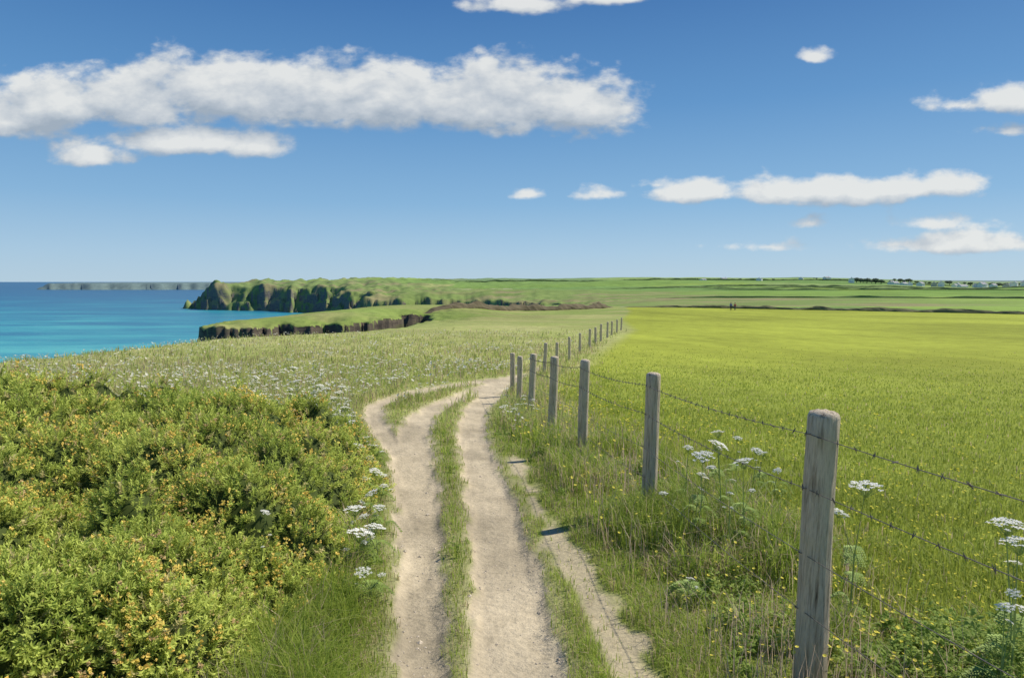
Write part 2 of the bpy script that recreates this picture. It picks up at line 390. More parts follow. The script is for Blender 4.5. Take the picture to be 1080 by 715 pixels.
cc[infield]=(C(.30,.375,.06)+(C(.43,.47,.085)-C(.30,.375,.06))*rnd[infield][:,None])*(.66+.36*cl4+.32*stf)[infield][:,None]
kk=wildf; cc[kk]=(C(.38,.46,.11)+(C(.53,.57,.18)-C(.38,.46,.11))*rnd[kk][:,None])*(.7+.6*cl4[kk][:,None])
cc[tmask]=TW*(.7+.5*rng.random((tmask.sum(),1)))
dm=(rng.random(n)<.13)&~infield; cc[dm]=cc[dm]*.5+DK*.5
W=.0040*np.clip(r/3,.8,20)**.75*(.6+1.0*rng.random(n)**2); W=np.where(inner|strip,W*.8,W)
z=height(x,y)
v,f,c=blades(x,y,z,Hh,W,uni(n,0,6.283),uni(n,.1,1.0)*np.where(infield,.8,1),cc)
obj('grass',mesh_np('grass',v,f,c,M_leaf),kind='stuff',label='long green and tawny grass on the clifftop',category='grass')
x,y,r=scatter(21000,2,40); q=pathd(x,y); g_=gm(x,y); fx=fenx(y); keep=(q>.35)&(g_<.15)&((x<fx+.9))&(secd(x,y)>.15)&(fbm(x,y,77)>.43); x,y,r=x[keep],y[keep],r[keep]; n=len(x)
v,f,c=blades(x,y,height(x,y),uni(n,.15,.45),.0028*np.clip(r/3,1,9)**.9,uni(n,0,6.28),uni(n,.1,.6),C(.64,.48,.36)*(.7+.5*rng.random((n,1))))
obj('seeding_grass',mesh_np('seeding_grass',v,f,c,M_leaf),kind='stuff',label='dry tawny seeding grass stems',category='grass')
# ---------------------------------------------------------------- gorse
gx=np.linspace(-13.5,-.7,240); gy=np.linspace(-.5,11.5,230); XX,YY=np.meshgrid(gx,gy,indexing='ij'); xf=XX.ravel(); yf=YY.ravel()
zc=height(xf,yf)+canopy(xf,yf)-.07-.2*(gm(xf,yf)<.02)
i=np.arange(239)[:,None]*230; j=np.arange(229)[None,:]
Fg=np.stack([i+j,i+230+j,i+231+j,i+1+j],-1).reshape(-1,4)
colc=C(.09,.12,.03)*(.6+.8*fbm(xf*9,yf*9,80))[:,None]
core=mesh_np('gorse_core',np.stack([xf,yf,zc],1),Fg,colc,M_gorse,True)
def sprig(seed,nsp=18):
    rs=np.random.default_rng(seed); V=[];F=[]
    V+=[(-.02,0,0),(.02,0,0),(0,0,1)];F.append((0,1,2)); V+=[(0,-.02,0),(0,.02,0),(0,0,1)];F.append((3,4,5))
    for k in range(nsp):
        t=.1+.85*k/nsp; a=k*2.4+rs.uniform(-.3,.3); l=.34*(1.1-.5*t)*rs.uniform(.8,1.2); e=rs.uniform(.3,1.0)
        d=np.array([math.cos(a)*math.cos(e),math.sin(a)*math.cos(e),math.sin(e)])
        sd=np.array([-math.sin(a),math.cos(a),0])*.055; b=np.array([0,0,t])
        i0=len(V); V+=[tuple(b-sd*.6),tuple(b+sd*.6),tuple(b+d*l*.55+sd),tuple(b+d*l)]; F.append((i0,i0+1,i0+2)); F.append((i0,i0+2,i0+3))
    return np.array(V),np.array(F)
def flowers_t(seed):
    rs=np.random.default_rng(seed);V=[];F=[]
    for k in range(5):
        t=rs.uniform(.4,1.05);a=rs.uniform(0,6.28);c0=np.array([math.cos(a)*.1,math.sin(a)*.1,t]); d=np.array([math.cos(a),math.sin(a),rs.uniform(0,.9)])
        d/=np.linalg.norm(d); u=np.cross(d,[0,0,1.]); u/=np.linalg.norm(u); w_=np.cross(u,d); s_=rs.uniform(.055,.095)
        i0=len(V); V+=[tuple(c0),tuple(c0+d*s_*1.3+u*s_),tuple(c0+d*s_*2.2+w_*s_*.5),tuple(c0+d*s_*1.3-u*s_),tuple(c0+w_*s_*1.6+d*s_)]
        F+=[(i0,i0+1,i0+2),(i0,i0+2,i0+3),(i0+1,i0+4,i0+3)]
    return np.array(V),np.array(F)
def inst(T,pos,dirv,yaw,sc,col,tipgrad=.15):
    tv,tf=T; n=len(pos); k=len(tv)
    zx=dirv/np.linalg.norm(dirv,axis=1,keepdims=True)
    ref=np.stack([np.cos(yaw),np.sin(yaw),np.zeros(n)],1); a_=np.cross(zx,ref); a_/=np.linalg.norm(a_,axis=1,keepdims=True)+1e-9; b_=np.cross(zx,a_)
    v=pos[:,None,:]+sc[:,None,None]*(tv[None,:,0:1]*a_[:,None,:]+tv[None,:,1:2]*b_[:,None,:]+tv[None,:,2:3]*zx[:,None,:])
    f=tf[None]+np.arange(n)[:,None,None]*k
    c=np.repeat(col[:,None,:],k,1)*(1+tipgrad*(tv[None,:,2:3]-.4))  # colour scaled along the template, darker at base, paler at tip
    return v.reshape(-1,3),f.reshape(-1,3),c.reshape(-1,3)
def cat(L_):
    V=[];F=[];Cc=[];o_=0
    for v,f,c in L_: V.append(v);F.append(f+o_);Cc.append(c);o_+=len(v)
    return np.concatenate(V),np.concatenate(F),np.concatenate(Cc)
x,y,r=scatter(64000,1.5,14.5,-62,-4); m_=gm(x,y); k=(m_>.02); x,y,r=x[k],y[k],r[k]; n=len(x)
e=.04; H0=canopy(x,y); nx=-(canopy(x+e,y)-H0)/e; ny=-(canopy(x,y+e)-H0)/e
zg=height(x,y); dep=rng.random(n)**2*.10
pos=np.stack([x,y,zg+H0-dep-.03],1)
dirv=np.stack([np.clip(nx,-2,2)*.5+rng.normal(0,.4,n),np.clip(ny,-2,2)*.5+rng.normal(0,.4,n),np.full(n,.9)],1)
scl=uni(n,.055,.115)*np.clip(r/5,1,1.8)
pt=fbm(x*2.2,y*2.2,83); rn=rng.random(n)
ga=C(.23,.31,.05); gb=C(.56,.60,.14); gc=C(.58,.50,.22)
colg=ga+(gb-ga)*(np.clip(1.1*pt+.5*rn-.2,0,1))[:,None]; mm=rn>.92; colg[mm]=gc*.9
parts=[]
for k in range(4):
    m_=(np.arange(n)%4==k); parts.append(inst(sprig(k,15),pos[m_],dirv[m_],uni(m_.sum(),0,6.28),scl[m_],colg[m_],.6))
v,f,c=cat(parts)
allg=mesh_np('gorse_sprigs',v,f,c,M_gorse)
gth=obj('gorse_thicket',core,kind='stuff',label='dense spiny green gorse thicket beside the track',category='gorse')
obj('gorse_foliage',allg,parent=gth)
fm=fbm(x*.9,y*.9,90); fn=fbm(x*4.5,y*4.5,91)
hot=np.exp(-((x+1.75)**2/.7+(y-4.6)**2/2.2))+.8*np.exp(-((x+5.0)**2/6+(y-7.2)**2/3))+.9*np.exp(-((x+2.6)**2/.9+(y-3.9)**2/.8))
pr=np.clip((fm*.5+fn*.95-.76)*2.4+hot*.15,0.015,.36)
m_=rng.random(n)<pr
fx_=pos[m_]+np.array([0,0,.022]); nf=m_.sum(); rc=rng.random(nf)[:,None]
colf=C(.90,.74,.20)*(1-rc)+C(.88,.63,.16)*rc; br=rng.random(nf)<.15; colf[br]=C(.66,.48,.22)
v,f,c=cat([inst(flowers_t(0),fx_[::2],dirv[m_][::2],uni(len(fx_[::2]),0,6.28),scl[m_][::2]*1.15,colf[::2],0),inst(flowers_t(1),fx_[1::2],dirv[m_][1::2],uni(len(fx_[1::2]),0,6.28),scl[m_][1::2]*1.15,colf[1::2],0)])
obj('gorse_flowers',mesh_np('gorse_flowers',v,f,c,M_petal),parent=gth)
# broad-leaved weeds
def weed_t(seed):
    rs=np.random.default_rng(seed);V=[];F=[]
    for k in range(11):
        a=k*2.4; t=rs.uniform(.1,.9); d=np.array([math.cos(a),math.sin(a),rs.uniform(.1,.8)]); d/=np.linalg.norm(d); s_=np.array([-math.sin(a),math.cos(a),0])
        c0=np.array([0,0,t]); l=rs.uniform(.35,.6)*(1.1-.5*t); w_=l*.24; i0=len(V)
        V+=[c0,c0+d*l*.5+s_*w_,c0+d*l*.55+[0,0,.04],c0+d*l*.5-s_*w_,c0+d*l-[0,0,.12*l]]; F+=[(i0,i0+1,i0+2),(i0,i0+2,i0+3),(i0+1,i0+4,i0+2),(i0+3,i0+2,i0+4)]
    return np.array(V),np.array(F)
def weeds(name,x,y,z,s0,s1,label,col0=C(.26,.36,.06),col1=C(.44,.52,.12)):
    n=len(x)
    v,f,c=cat([inst(weed_t(s_),np.stack([x,y,z],1)[s_::3],(np.tile([0,0,1.],(n,1))+rng.normal(0,.25,(n,3)))[s_::3],uni(len(x[s_::3]),0,6),uni(len(x[s_::3]),s0,s1),(col0+(col1-col0)*rng.random((n,1)))[s_::3],.3) for s_ in range(3)])
    obj(name,mesh_np(name,v,f,c,M_leaf),kind='stuff',label=label,category='weeds')
x,y,r=scatter(17000,1.8,20); q=pathd(x,y); fx=fenx(y); k=(q>.12)&(secd(x,y)>.08)&(gm(x,y)<.3)&(x<fx+1.1)&(x>-3)&((fbm(x*1.3,y*1.3,99)>.50)|(np.abs(x-fx)<.2))&(np.hypot(x-FP[1][0],y-FP[1][1])>.25); x,y,r=x[k],y[k],r[k]
weeds('broadleaf_weeds',x,y,height(x,y)+.04*rng.random(len(x)),.05,.13,'low broad-leaved weeds in the grass verges',C(.20,.30,.05),C(.42,.50,.12))
n=2400; x=uni(n,1.55,2.9); y=uni(n,1.7,3.6); mnd=.52*sstep(.95,.15,np.hypot((x-2.2)/.9,(y-2.6)/1.05))*(.4+1.2*fbm(x*3,y*3,100)); k=mnd>.05; x,y,mnd=x[k],y[k],mnd[k]
weeds('leafy_verge_plants',x,y,height(x,y)+mnd*uni(len(x),.1,1.0)-.05,.04,.10,'dense leafy parsley and nettle foliage under the fence',C(.21,.31,.06),C(.42,.50,.12))
# ---------------------------------------------------------------- small flowers
def flat_flowers(name,x,y,hgt,size,col,label,cat_):
    n=len(x); z=height(x,y)+hgt; k=6; V=np.zeros((n,k+1,3)); a=uni(n,0,6.28)
    V[:,0]=np.stack([x,y,z],1); tl=rng.normal(0,.35,(n,2))
    for t in range(k):
        an=a+t*2*math.pi/k; dx=np.cos(an)*size;dy=np.sin(an)*size
        V[:,t+1]=np.stack([x+dx,y+dy,z+size*.45+dx*tl[:,0]+dy*tl[:,1]],1)
    Fq=np.array([(0,t+1,(t+1)%k+1) for t in range(k)])[None]+np.arange(n)[:,None,None]*(k+1)
    c=np.repeat((col*(.8+.3*rng.random((n,1))))[:,None],k+1,1).reshape(-1,3)
    return obj(name,mesh_np(name,V.reshape(-1,3),Fq.reshape(-1,3),c,M_petal),kind='stuff',label=label,category=cat_)
x,y,r=scatter(10000,3,60,0,48); d_=x-fenx(y); k=(d_>.5)&(fbm(x*.5,y*.5,95)>.46)&(rng.random(len(x))<.12+.8*np.exp(-d_/4)); x,y,r=x[k],y[k],r[k]
flat_flowers('buttercups',x,y,uni(len(x),.09,.20),.008*np.clip(r/5,1,2.6),C(.86,.76,.10),'tiny yellow buttercups scattered through the green field','wildflowers')
x,y,r=scatter(10000,8,60,-48,8); k=(x<fenx(y)-.5)&(pathd(x,y)>.3)&(gm(x,y)<0)&(fbm(x*.3,y*.3,97)>.46); x,y,r=x[k],y[k],r[k]
flat_flowers('small_white_flowers',x,y,uni(len(x),.15,.35),.016*np.clip(r/10,1,2.5)*uni(len(x),.5,1.5),C(.72,.70,.56),'tiny cream wildflowers among long clifftop grass','wildflowers')
x,y,r=scatter(1200,3,14,0,40); k=(x<fenx(y)+.7)&(secd(x,y)>.2)&(pathd(x,y)>.2); x,y,r=x[k],y[k],r[k]
flat_flowers('yellow_vetch',x,y,uni(len(x),.1,.28),.009*np.clip(r/4,1,3),C(.86,.74,.12),'small yellow vetch flowers in the fence verge','wildflowers')
x,y,r=scatter(8000,2,18,-14,14); k=(pathd(x,y)<.02)&(fbm(x*3,y*2,98)>.45); x,y,r=x[k],y[k],r[k]; n=len(x)
tv=np.array([(1,0,0),(0,1,0),(-1,0,0),(0,-1,0),(0,0,.7),(.7,.7,.3),(-.7,.7,.3),(-.7,-.7,.25),(.7,-.7,.3)]); tf=np.array([(0,5,4),(5,1,4),(1,6,4),(6,2,4),(2,7,4),(7,3,4),(3,8,4),(8,0,4)])
v,f,c=inst((tv,tf),np.stack([x,y,height(x,y)],1),np.tile([0,0,1.],(n,1))+rng.normal(0,.1,(n,3)),uni(n,0,6),.002+.008*rng.random(n)**3+(rng.random(n)<.014)*.014,C(.58,.49,.37)*(.65+.5*rng.random((n,1))),0)
obj('path_pebbles',mesh_np('path_pebbles',v,f,c,M_solid),kind='stuff',label='small pale pebbles on the dirt track',category='pebbles')
# ---------------------------------------------------------------- fence posts
mw,nt=newmat('weathered_wood'); L=nt.links
tc=N(nt,'ShaderNodeTexCoord'); mp=N(nt,'ShaderNodeMapping'); mp.inputs['Scale'].default_value=(14,14,.9); L.new(tc.outputs['Object'],mp.inputs[0])
n1=N(nt,'ShaderNodeTexNoise',ins={'Scale':4.0,'Detail':10.0,'Roughness':.7}); L.new(mp.outputs[0],n1.inputs[0])
n2=N(nt,'ShaderNodeTexNoise',ins={'Scale':5.0,'Detail':5.0}); L.new(tc.outputs['Object'],n2.inputs[0])
c1=ramp(nt,n1.outputs[0],[(.28,(.11,.085,.06)),(.40,(.40,.32,.23)),(.52,(.68,.58,.44)),(.62,(.48,.40,.29)),(.75,(.74,.65,.51))])
fz=ramp(nt,n2.outputs[0],[(.52,0),(.7,1)]); mm=N(nt,'ShaderNodeMath',operation='MULTIPLY'); mm.inputs[1].default_value=.5; L.new(fz,mm.inputs[0])
c1=mixc(nt,mm.outputs[0],c1,(.44,.39,.21))
p=N(nt,'ShaderNodeBsdfPrincipled'); p.inputs['Roughness'].default_value=.9; p.inputs['Specular IOR Level'].default_value=.1; L.new(c1,p.inputs['Base Color'])
b=N(nt,'ShaderNodeBump'); b.inputs['Strength'].default_value=1; b.inputs['Distance'].default_value=.014; L.new(n1.outputs[0],b.inputs['Height']); L.new(b.outputs[0],p.inputs['Normal'])
o=N(nt,'ShaderNodeOutputMaterial'); L.new(p.outputs[0],o.inputs[0])
M_steel=simplemat('galvanised_wire',(.16,.14,.125),.6,.3,30,0,.4,None,.3)
def post_mesh(seed,h,r0):
    rs=random.Random(seed); n=32; V=[];F=[]; rows=26; ph=[rs.uniform(0,6.28) for _ in range(4)]
    cracks=[(rs.uniform(0,6.28),rs.uniform(.6,1.4)) for _ in range(6)]
    for i in range(rows+1):
        t=i/rows; z=-.4+(h+.4)*t
        for k in range(n):
            a=2*math.pi*k/n; r=r0*(1.04-.08*t)*(1+.008*math.sin(3*a+ph[1]+2*t)+.006*math.sin(7*a+ph[2]+9*t)+.015*math.sin(5*z+ph[3]))
            for ca,cd in cracks:
                dd=abs((a-ca-.15*math.sin(3*z)+math.pi)%(2*math.pi)-math.pi)
                if dd<.13 : r-=.007*cd*(1-dd/.13)
            zz=z
            if i==rows: r*=.90; zz=z+.006+rs.uniform(-.003,.003)
            if i==rows-1: zz=h-.012
            V.append((r*math.cos(a)+.012*math.sin(2*z+ph[1]),r*math.sin(a)+.01*math.sin(2.3*z+ph[0]),zz))
    for i in range(rows):
        for k in range(n): F.append((i*n+k,i*n+(k+1)%n,(i+1)*n+(k+1)%n,(i+1)*n+k))
    b=len(V); top=rows*n
    for s_ in (.6,.25):
        for k in range(n):
            x_,y_,z_=V[top+k]; V.append((x_*s_,y_*s_,h+.016+rs.uniform(-.004,.003)))
    for k in range(n): F.append((top+k,top+(k+1)%n,b+(k+1)%n,b+k)); F.append((b+k,b+(k+1)%n,b+n+(k+1)%n,b+n+k))
    V.append((0,0,h+.018)); 
    for k in range(n): F.append((b+n+k,b+n+(k+1)%n,len(V)-1))
    return pymesh('fence_post',V,F,mw,True)
WH=[1.17,.92,.62,.36]
tops=[]; protos=[post_mesh(s_,1.26,.070) for s_ in range(5)]
sv,sf=merge([tube([(-.012,-.068,-.004),(-.012,-.080,-.002),(0,-.084,0),(.012,-.080,.002),(.012,-.068,.004)],.0022,5)])
M_st=pymesh('staple',sv,sf,M_steel)
for i,(px_,py_) in enumerate(FP):
    z0=h1(px_,py_)
    lab='round weathered grey timber post holding barbed wire'
    if i==1: lab='thick cracked grey timber post with flat sawn top'
    tl=(random.uniform(-.03,.03),random.uniform(-.03,.04))
    if i==1: tl=(0,.028)
    if i==2: tl=(0,.012)
    if i==3: tl=(0,.012)
    o=obj('fence_post',protos[i%5],label=lab,category='fence post',group='posts of the wire fence',loc=(px_+(.03 if i==1 else 0),py_,z0))
    o.rotation_mode='ZYX'
    o.rotation_euler=(tl[0],tl[1],random.uniform(0,6.28)); s_=1 if i<4 else (.95 if i<6 else random.uniform(.86,.98)); wd=1 if i<12 else 1.2
    if i in (2,3): wd=.92; s_=.97
    o.scale=(wd,wd,s_)
    bpy.context.view_layer.update(); mtx=o.matrix_basis.copy(); tops.append((mtx,z0))
    if i<4:
        for hw in WH:
            st=obj('staple',M_st,parent=o); st.location=(0,0,hw); st.rotation_euler=(0,0,-o.rotation_euler[2]+math.pi*1.5)
def wire(hw,barbed,nm,lab):
    P_=[]
    for i in range(len(FP)):
        mtx,z0=tops[i]; q_=mtx@Vector((0,0,hw)); P_.append(Vector((q_.x-.071,q_.y,q_.z)))
    P_=[Vector((2.6,-2.4,P_[0].z+.08))]+P_
    pts=[]
    for i in range(len(P_)-1):
        a_,b_=P_[i],P_[i+1]; n_=14 if i<4 else 6; sg=random.uniform(.012,.035)
        for k in range(n_): 
            t=k/n_; pts.append(a_.lerp(b_,t)-Vector((0,0,sg*4*t*(1-t))))
    pts.append(P_[-1])
    V,F_=tube(pts,[.0020 if p.y<9 else .0028 for p in pts],5)
    parts=[(V,F_)]
    if barbed:
        acc=0
        for i in range(len(pts)-1):
            if pts[i].y>14: break
            seg=(pts[i+1]-pts[i]); l=seg.length; d=seg.normalized(); t=.11-acc
            while t<l:
                c_=pts[i]+d*t
                for s_ in (0,1):
                    a=random.uniform(0,3.14); u=Vector((math.cos(a)*.5,0,math.sin(a))).normalized()*.016; cc_=c_+d*s_*.006
                    parts.append(tube([cc_-u-d*.003,cc_,cc_+u+d*.003],[.0007,.0027,.0007],4))
                t+=.11
            acc=(acc+l)%.11
    V,F_=merge(parts)
    obj(nm,pymesh(nm,V,F_,M_steel),label=lab,category='wire',group='strands of the wire fence')
wire(WH[0],True,'barbed_wire','top strand of rusty barbed wire along fence posts')
wire(WH[1],True,'barbed_wire','second strand of barbed wire stapled to posts')
wire(WH[2],False,'fence_wire','plain grey wire stapled to the fence posts')
wire(WH[3],False,'fence_wire','plain grey wire low on the fence posts')
# ---------------------------------------------------------------- umbellifers
M_stem=simplemat('umbel_stem',(.30,.37,.12),.7,.3,8); M_white=simplemat('umbel_white',(.82,.80,.70),.8,.08,60)
M_fern=simplemat('umbel_leaf',(.26,.35,.08),.7,.3,20)
def umbel(seed,rad,detail):
    rs=random.Random(seed); parts=[];rays=[]
    nn_=22 if detail else 9
    for k in range(nn_):
        rr_=math.sqrt((k+.5)/nn_)*rad*rs.uniform(.85,1.12); a=k*2.4+rs.uniform(-.2,.2); c_=Vector((rr_*math.cos(a),rr_*math.sin(a),.25*rad*(1-(rr_/rad)**2)+rs.uniform(-.08,.08)*rad))
        rays.append(tube([(0,0,-.75*rad),c_],[.0015,.0008],3,False))
        s_=rad*.22*rs.uniform(.7,1.2)
        m_=8 if detail else 1
        for t in range(m_):
            b_=t*2.4; q_=c_+Vector((math.cos(b_),math.sin(b_),0))*s_*math.sqrt(t/m_)+Vector((0,0,rs.uniform(-.1,.1)*s_))
            w_=s_*(.38 if detail else 1.1); n6=6; V=[q_+Vector((0,0,w_*.35))]; F_=[]
            for u in range(n6):
                an=u*2*math.pi/n6+t; V.append(q_+Vector((math.cos(an)*w_*rs.uniform(.6,1.1),math.sin(an)*w_*rs.uniform(.6,1.1),rs.uniform(-.3,.15)*w_)))
            for u in range(n6): F_.append((0,1+u,1+(u+1)%n6))
            parts.append((V,F_))
    return merge(parts),merge(rays)
def fern(seed,L_=.13):
    rs=random.Random(seed);V=[];F_=[]
    for k in range(14):
        t=k/14
        for s_ in (1,-1):
            b=Vector((0,t*L_,.02+.05*math.sin(t*3)-.1*t*t)); l=L_*.38*(1-t)+.01
            for m_ in range(4):
                u=(m_+1)/4; p0=b+Vector((s_*l*u,l*u*.5,-.02*u)); i0=len(V)
                V+=[p0,p0+Vector((s_*.007,.012,.003)),p0+Vector((s_*.002,.018,.0)),p0+Vector((-s_*.005,.008,0))]; F_.append((i0,i0+1,i0+2,i0+3))
    return V,F_
U=[]
for s_ in range(4):
    (wv,wf),(rv,rf)=umbel(s_,.055,True); mw_=pymesh('flower_head',wv,wf,M_white); mr_=pymesh('flower_stalks',rv,rf,M_stem); U.append((mw_,mr_))
fernM=pymesh('leaf',*fern(3),M_fern)
def big_umbel(head,size,seed):
    hx,hy,hz=head; gx_=hx+random.uniform(-.06,.06); gy_=hy+random.uniform(-.05,.05); gz=h1(gx_,gy_)
    root=obj('wild_carrot',None,label='tall wild carrot with flat white umbels in grass',category='wildflower',group='white umbel wildflowers',loc=(gx_,gy_,gz))
    root.empty_display_size=.05
    d=Vector((hx-gx_,hy-gy_,max(hz-gz,.15))); mid=d*.5+Vector((random.uniform(-.03,.03),random.uniform(-.02,.02),0))
    tb=[tube([(0,0,0),mid,d-Vector((0,0,.035*size))],[.0045,.0035,.002],6)]; heads=[(d,size)]
    for k in range(random.choice([1,2])):
        e_=mid+Vector((random.uniform(-.09,.09),random.uniform(-.06,.06),d.z*random.uniform(.18,.38))); tb.append(tube([mid,mid.lerp(e_,.5)+Vector((0,0,-.01)),e_-Vector((0,0,.015))],[.0025,.002,.0015],5)); heads.append((e_,size*random.uniform(.3,.55)))
    obj('stem',pymesh('stem',*merge(tb),M_stem),parent=root)
    for dd,ss in heads:
        a,b_=U[seed%4]; o=obj('flower_head',a,parent=root,loc=dd); o.scale=(ss,)*3; o.rotation_euler=(random.uniform(-.1,.45),random.uniform(-.25,.25),random.uniform(0,6))
        o2=obj('flower_stalks',b_,parent=root,loc=dd); o2.scale=(ss,)*3; o2.rotation_euler=o.rotation_euler
    for k in range(5):
        o=obj('leaf',fernM,parent=root,loc=d*random.uniform(.05,.5)); o.rotation_euler=(.3,0,random.uniform(0,6.28))
BIG=[(757,456,5.6,1.1),(758,469,5.0,1.3),(741,481,4.8,1.4),(784,487,4.7,1.3),(726,472,5.6,.8),(798,475,5.8,.9),(912,513,3.6,1.5),(1062,553,2.7,1.2),(1074,572,2.6,1.2),(1060,640,2.5,.6),(820,496,6,.7),(805,478,6.6,.8),(778,462,6.4,.8),
     (380,562,4.3,1.6),(396,556,4.4,1.3),(374,537,4.8,1.4),(383,603,3.9,.9),(388,484,7.2,1.2),(396,497,6.6,1.2),(378,470,7.6,1.2),(405,515,6.2,.8),(345,410,9.6,1.1),(357,414,9.8,1.2),(338,407,10.2,1.2),(310,388,11,1.3),(313,402,10.4,1.2),(280,540,3.8,.5),(370,500,6.5,1),(385,462,8,1.2),(395,470,8,.9),(728,610,3.9,.5),(700,520,5.2,.6),
     (352,420,9.4,1.2),(364,430,9.0,1.2),(372,445,8.6,1.2),(360,408,10.4,1.1),(330,414,10.2,1.0),(392,520,5.6,1),(400,535,5.3,.9),(375,485,7.0,1),(306,410,11,1),(290,400,11.5,1.1),(384,505,6.2,1),(250,392,13,1.3),(270,398,12,1.2),(740,500,5.0,.6),(770,520,4.6,.5),(860,520,4.6,.6)]
for k,(a_,b_,Yd,s_) in enumerate(BIG): big_umbel(P(a_,b_,Yd),s_,k)
SM=[]
for s_ in range(4):
    rs=random.Random(s_+50); V=[];F_=[];M=[]
    for hd in range(rs.choice([1,2,3])):
        (wv,wf),(rv,rf)=umbel(s_*7+hd,.045,False); off=Vector((rs.uniform(-.08,.08)*hd,rs.uniform(-.08,.08)*hd,.42-.06*hd))
        for vv,ff_,mt in ((wv,wf,1),(rv,rf,0)):
            b=len(V); V+=[v_+off for v_ in vv]; F_+=[tuple(i_+b for i_ in q_) for q_ in ff_]; M+=[mt]*len(ff_)
        vv,ff_=tube([(0,0,0),off*.5+Vector((.01,0,0)),off-Vector((0,0,.035))],[.005,.004,.0025],4); b=len(V); V+=vv; F_+=[tuple(i_+b for i_ in q_) for q_ in ff_]; M+=[0]*len(ff_)
    me=pymesh('wild_carrot',V,F_); me.materials.append(M_stem); me.materials.append(M_white); me.polygons.foreach_set('material_index',M); SM.append(me)
cnt=0
while cnt<245:
    r_=math.exp(random.uniform(math.log(9),math.log(42))); a=math.radians(random.uniform(-38,4)); x_,y_=r_*math.sin(a),r_*math.cos(a)
    xa,ya=np.array([x_]),np.array([y_])
    if pathd(xa,ya)[0]<.3 or gm(xa,ya)[0]>-.1 or x_>fenx(y_)-.2 or fbm(xa*.5,ya*.5,120)[0]<.46: continue
    if sdist(xa,ya)[0]<2: continue
    o=obj('wild_carrot',SM[cnt%4],label='white umbel wildflower standing in clifftop grass',category='wildflower',group='white umbel wildflowers',loc=(x_,y_,h1(x_,y_)-.02))
    s_=random.uniform(.7,1.4)*(1+r_/45); o.scale=(s_,s_,random.uniform(.8,1.2)); o.rotation_euler=(random.uniform(-.15,.15),random.uniform(-.15,.15),random.uniform(0,6)); cnt+=1
# ---------------------------------------------------------------- hedges
def hedge(pts,h,w,label,col=(.13,.18,.065),nm='hedge',cat_='hedge',step=1.5,seed=0):
    pts=np.array(pts,float); seg=np.hypot(*np.diff(pts,axis=0).T); cum=np.concatenate([[0],np.cumsum(seg)]); n=max(int(cum[-1]/step),4)
    t=np.linspace(0,cum[-1],n); x=np.interp(t,cum,pts[:,0]); y=np.interp(t,cum,pts[:,1]); dx=np.gradient(x);dy=np.gradient(y); l=np.hypot(dx,dy); nx_,ny_=-dy/l,dx/l
    tp=np.minimum(1,np.minimum(t,cum[-1]-t)/(cum[-1]*.12))
    ang=np.linspace(-.15,math.pi+.15,9); V=np.zeros((n,9,3))
    for k,a in enumerate(ang):
        j1=.65+.7*fbm(t/step*.45+seed*9,np.full(n,k*1.3),130+seed); hh=h*(.2+1.6*fbm(t/step*.2+seed,np.full(n,k*.3),140+seed))*tp
        xx=x+nx_*math.cos(a)*w*j1; yy=y+ny_*math.cos(a)*w*j1
        V[:,k]=np.stack([xx,yy,height(xx,yy)-.12+hh*max(math.sin(a),-.1)],1)
    i=np.arange(n-1)[:,None]*9; j=np.arange(8)[None,:]
    F_=np.stack([i+j,i+j+1,i+j+10,i+j+9],-1).reshape(-1,4)
    vv=V.reshape(-1,3); c=np.array(col)*(.5+1.1*fbm(vv[:,0]*.9,vv[:,1]*.9+vv[:,2],150))[:,None]
    obj(nm,mesh_np(nm,vv,F_,c,M_solid),label=label,category=cat_,group='field boundary hedges')
hedge([(24,177),(28,175),(40,171),(52,165),(70,147),(92,124),(130,108),(200,90)],.7,1.1,'low dark hedgebank along the green field edge',(.14,.14,.065),step=.8)
hedge([(-15,113),(-11,119),(-8,126),(-3,134),(2,142),(9,150),(18,162),(26,174)],1.2,.8,'eroded brown earth bank on the clifftop',(.14,.115,.07),nm='earth_bank',cat_='earth bank',step=.7,seed=2)
hd=[([(60,330),(160,320),(330,280)],.9),([(120,560),(380,560),(700,500)],1.2),([(60,600),(300,720),(700,760)],1.4),([(150,800),(500,900),(1000,900)],1.8),([(-200,1250),(300,1400),(1000,1400)],2.6)]
for k,(pt_,h_) in enumerate(hd): hedge(pt_,h_,h_*.8,'green hawthorn hedge between farm fields',step=3 if k<5 else 6,seed=3+k)
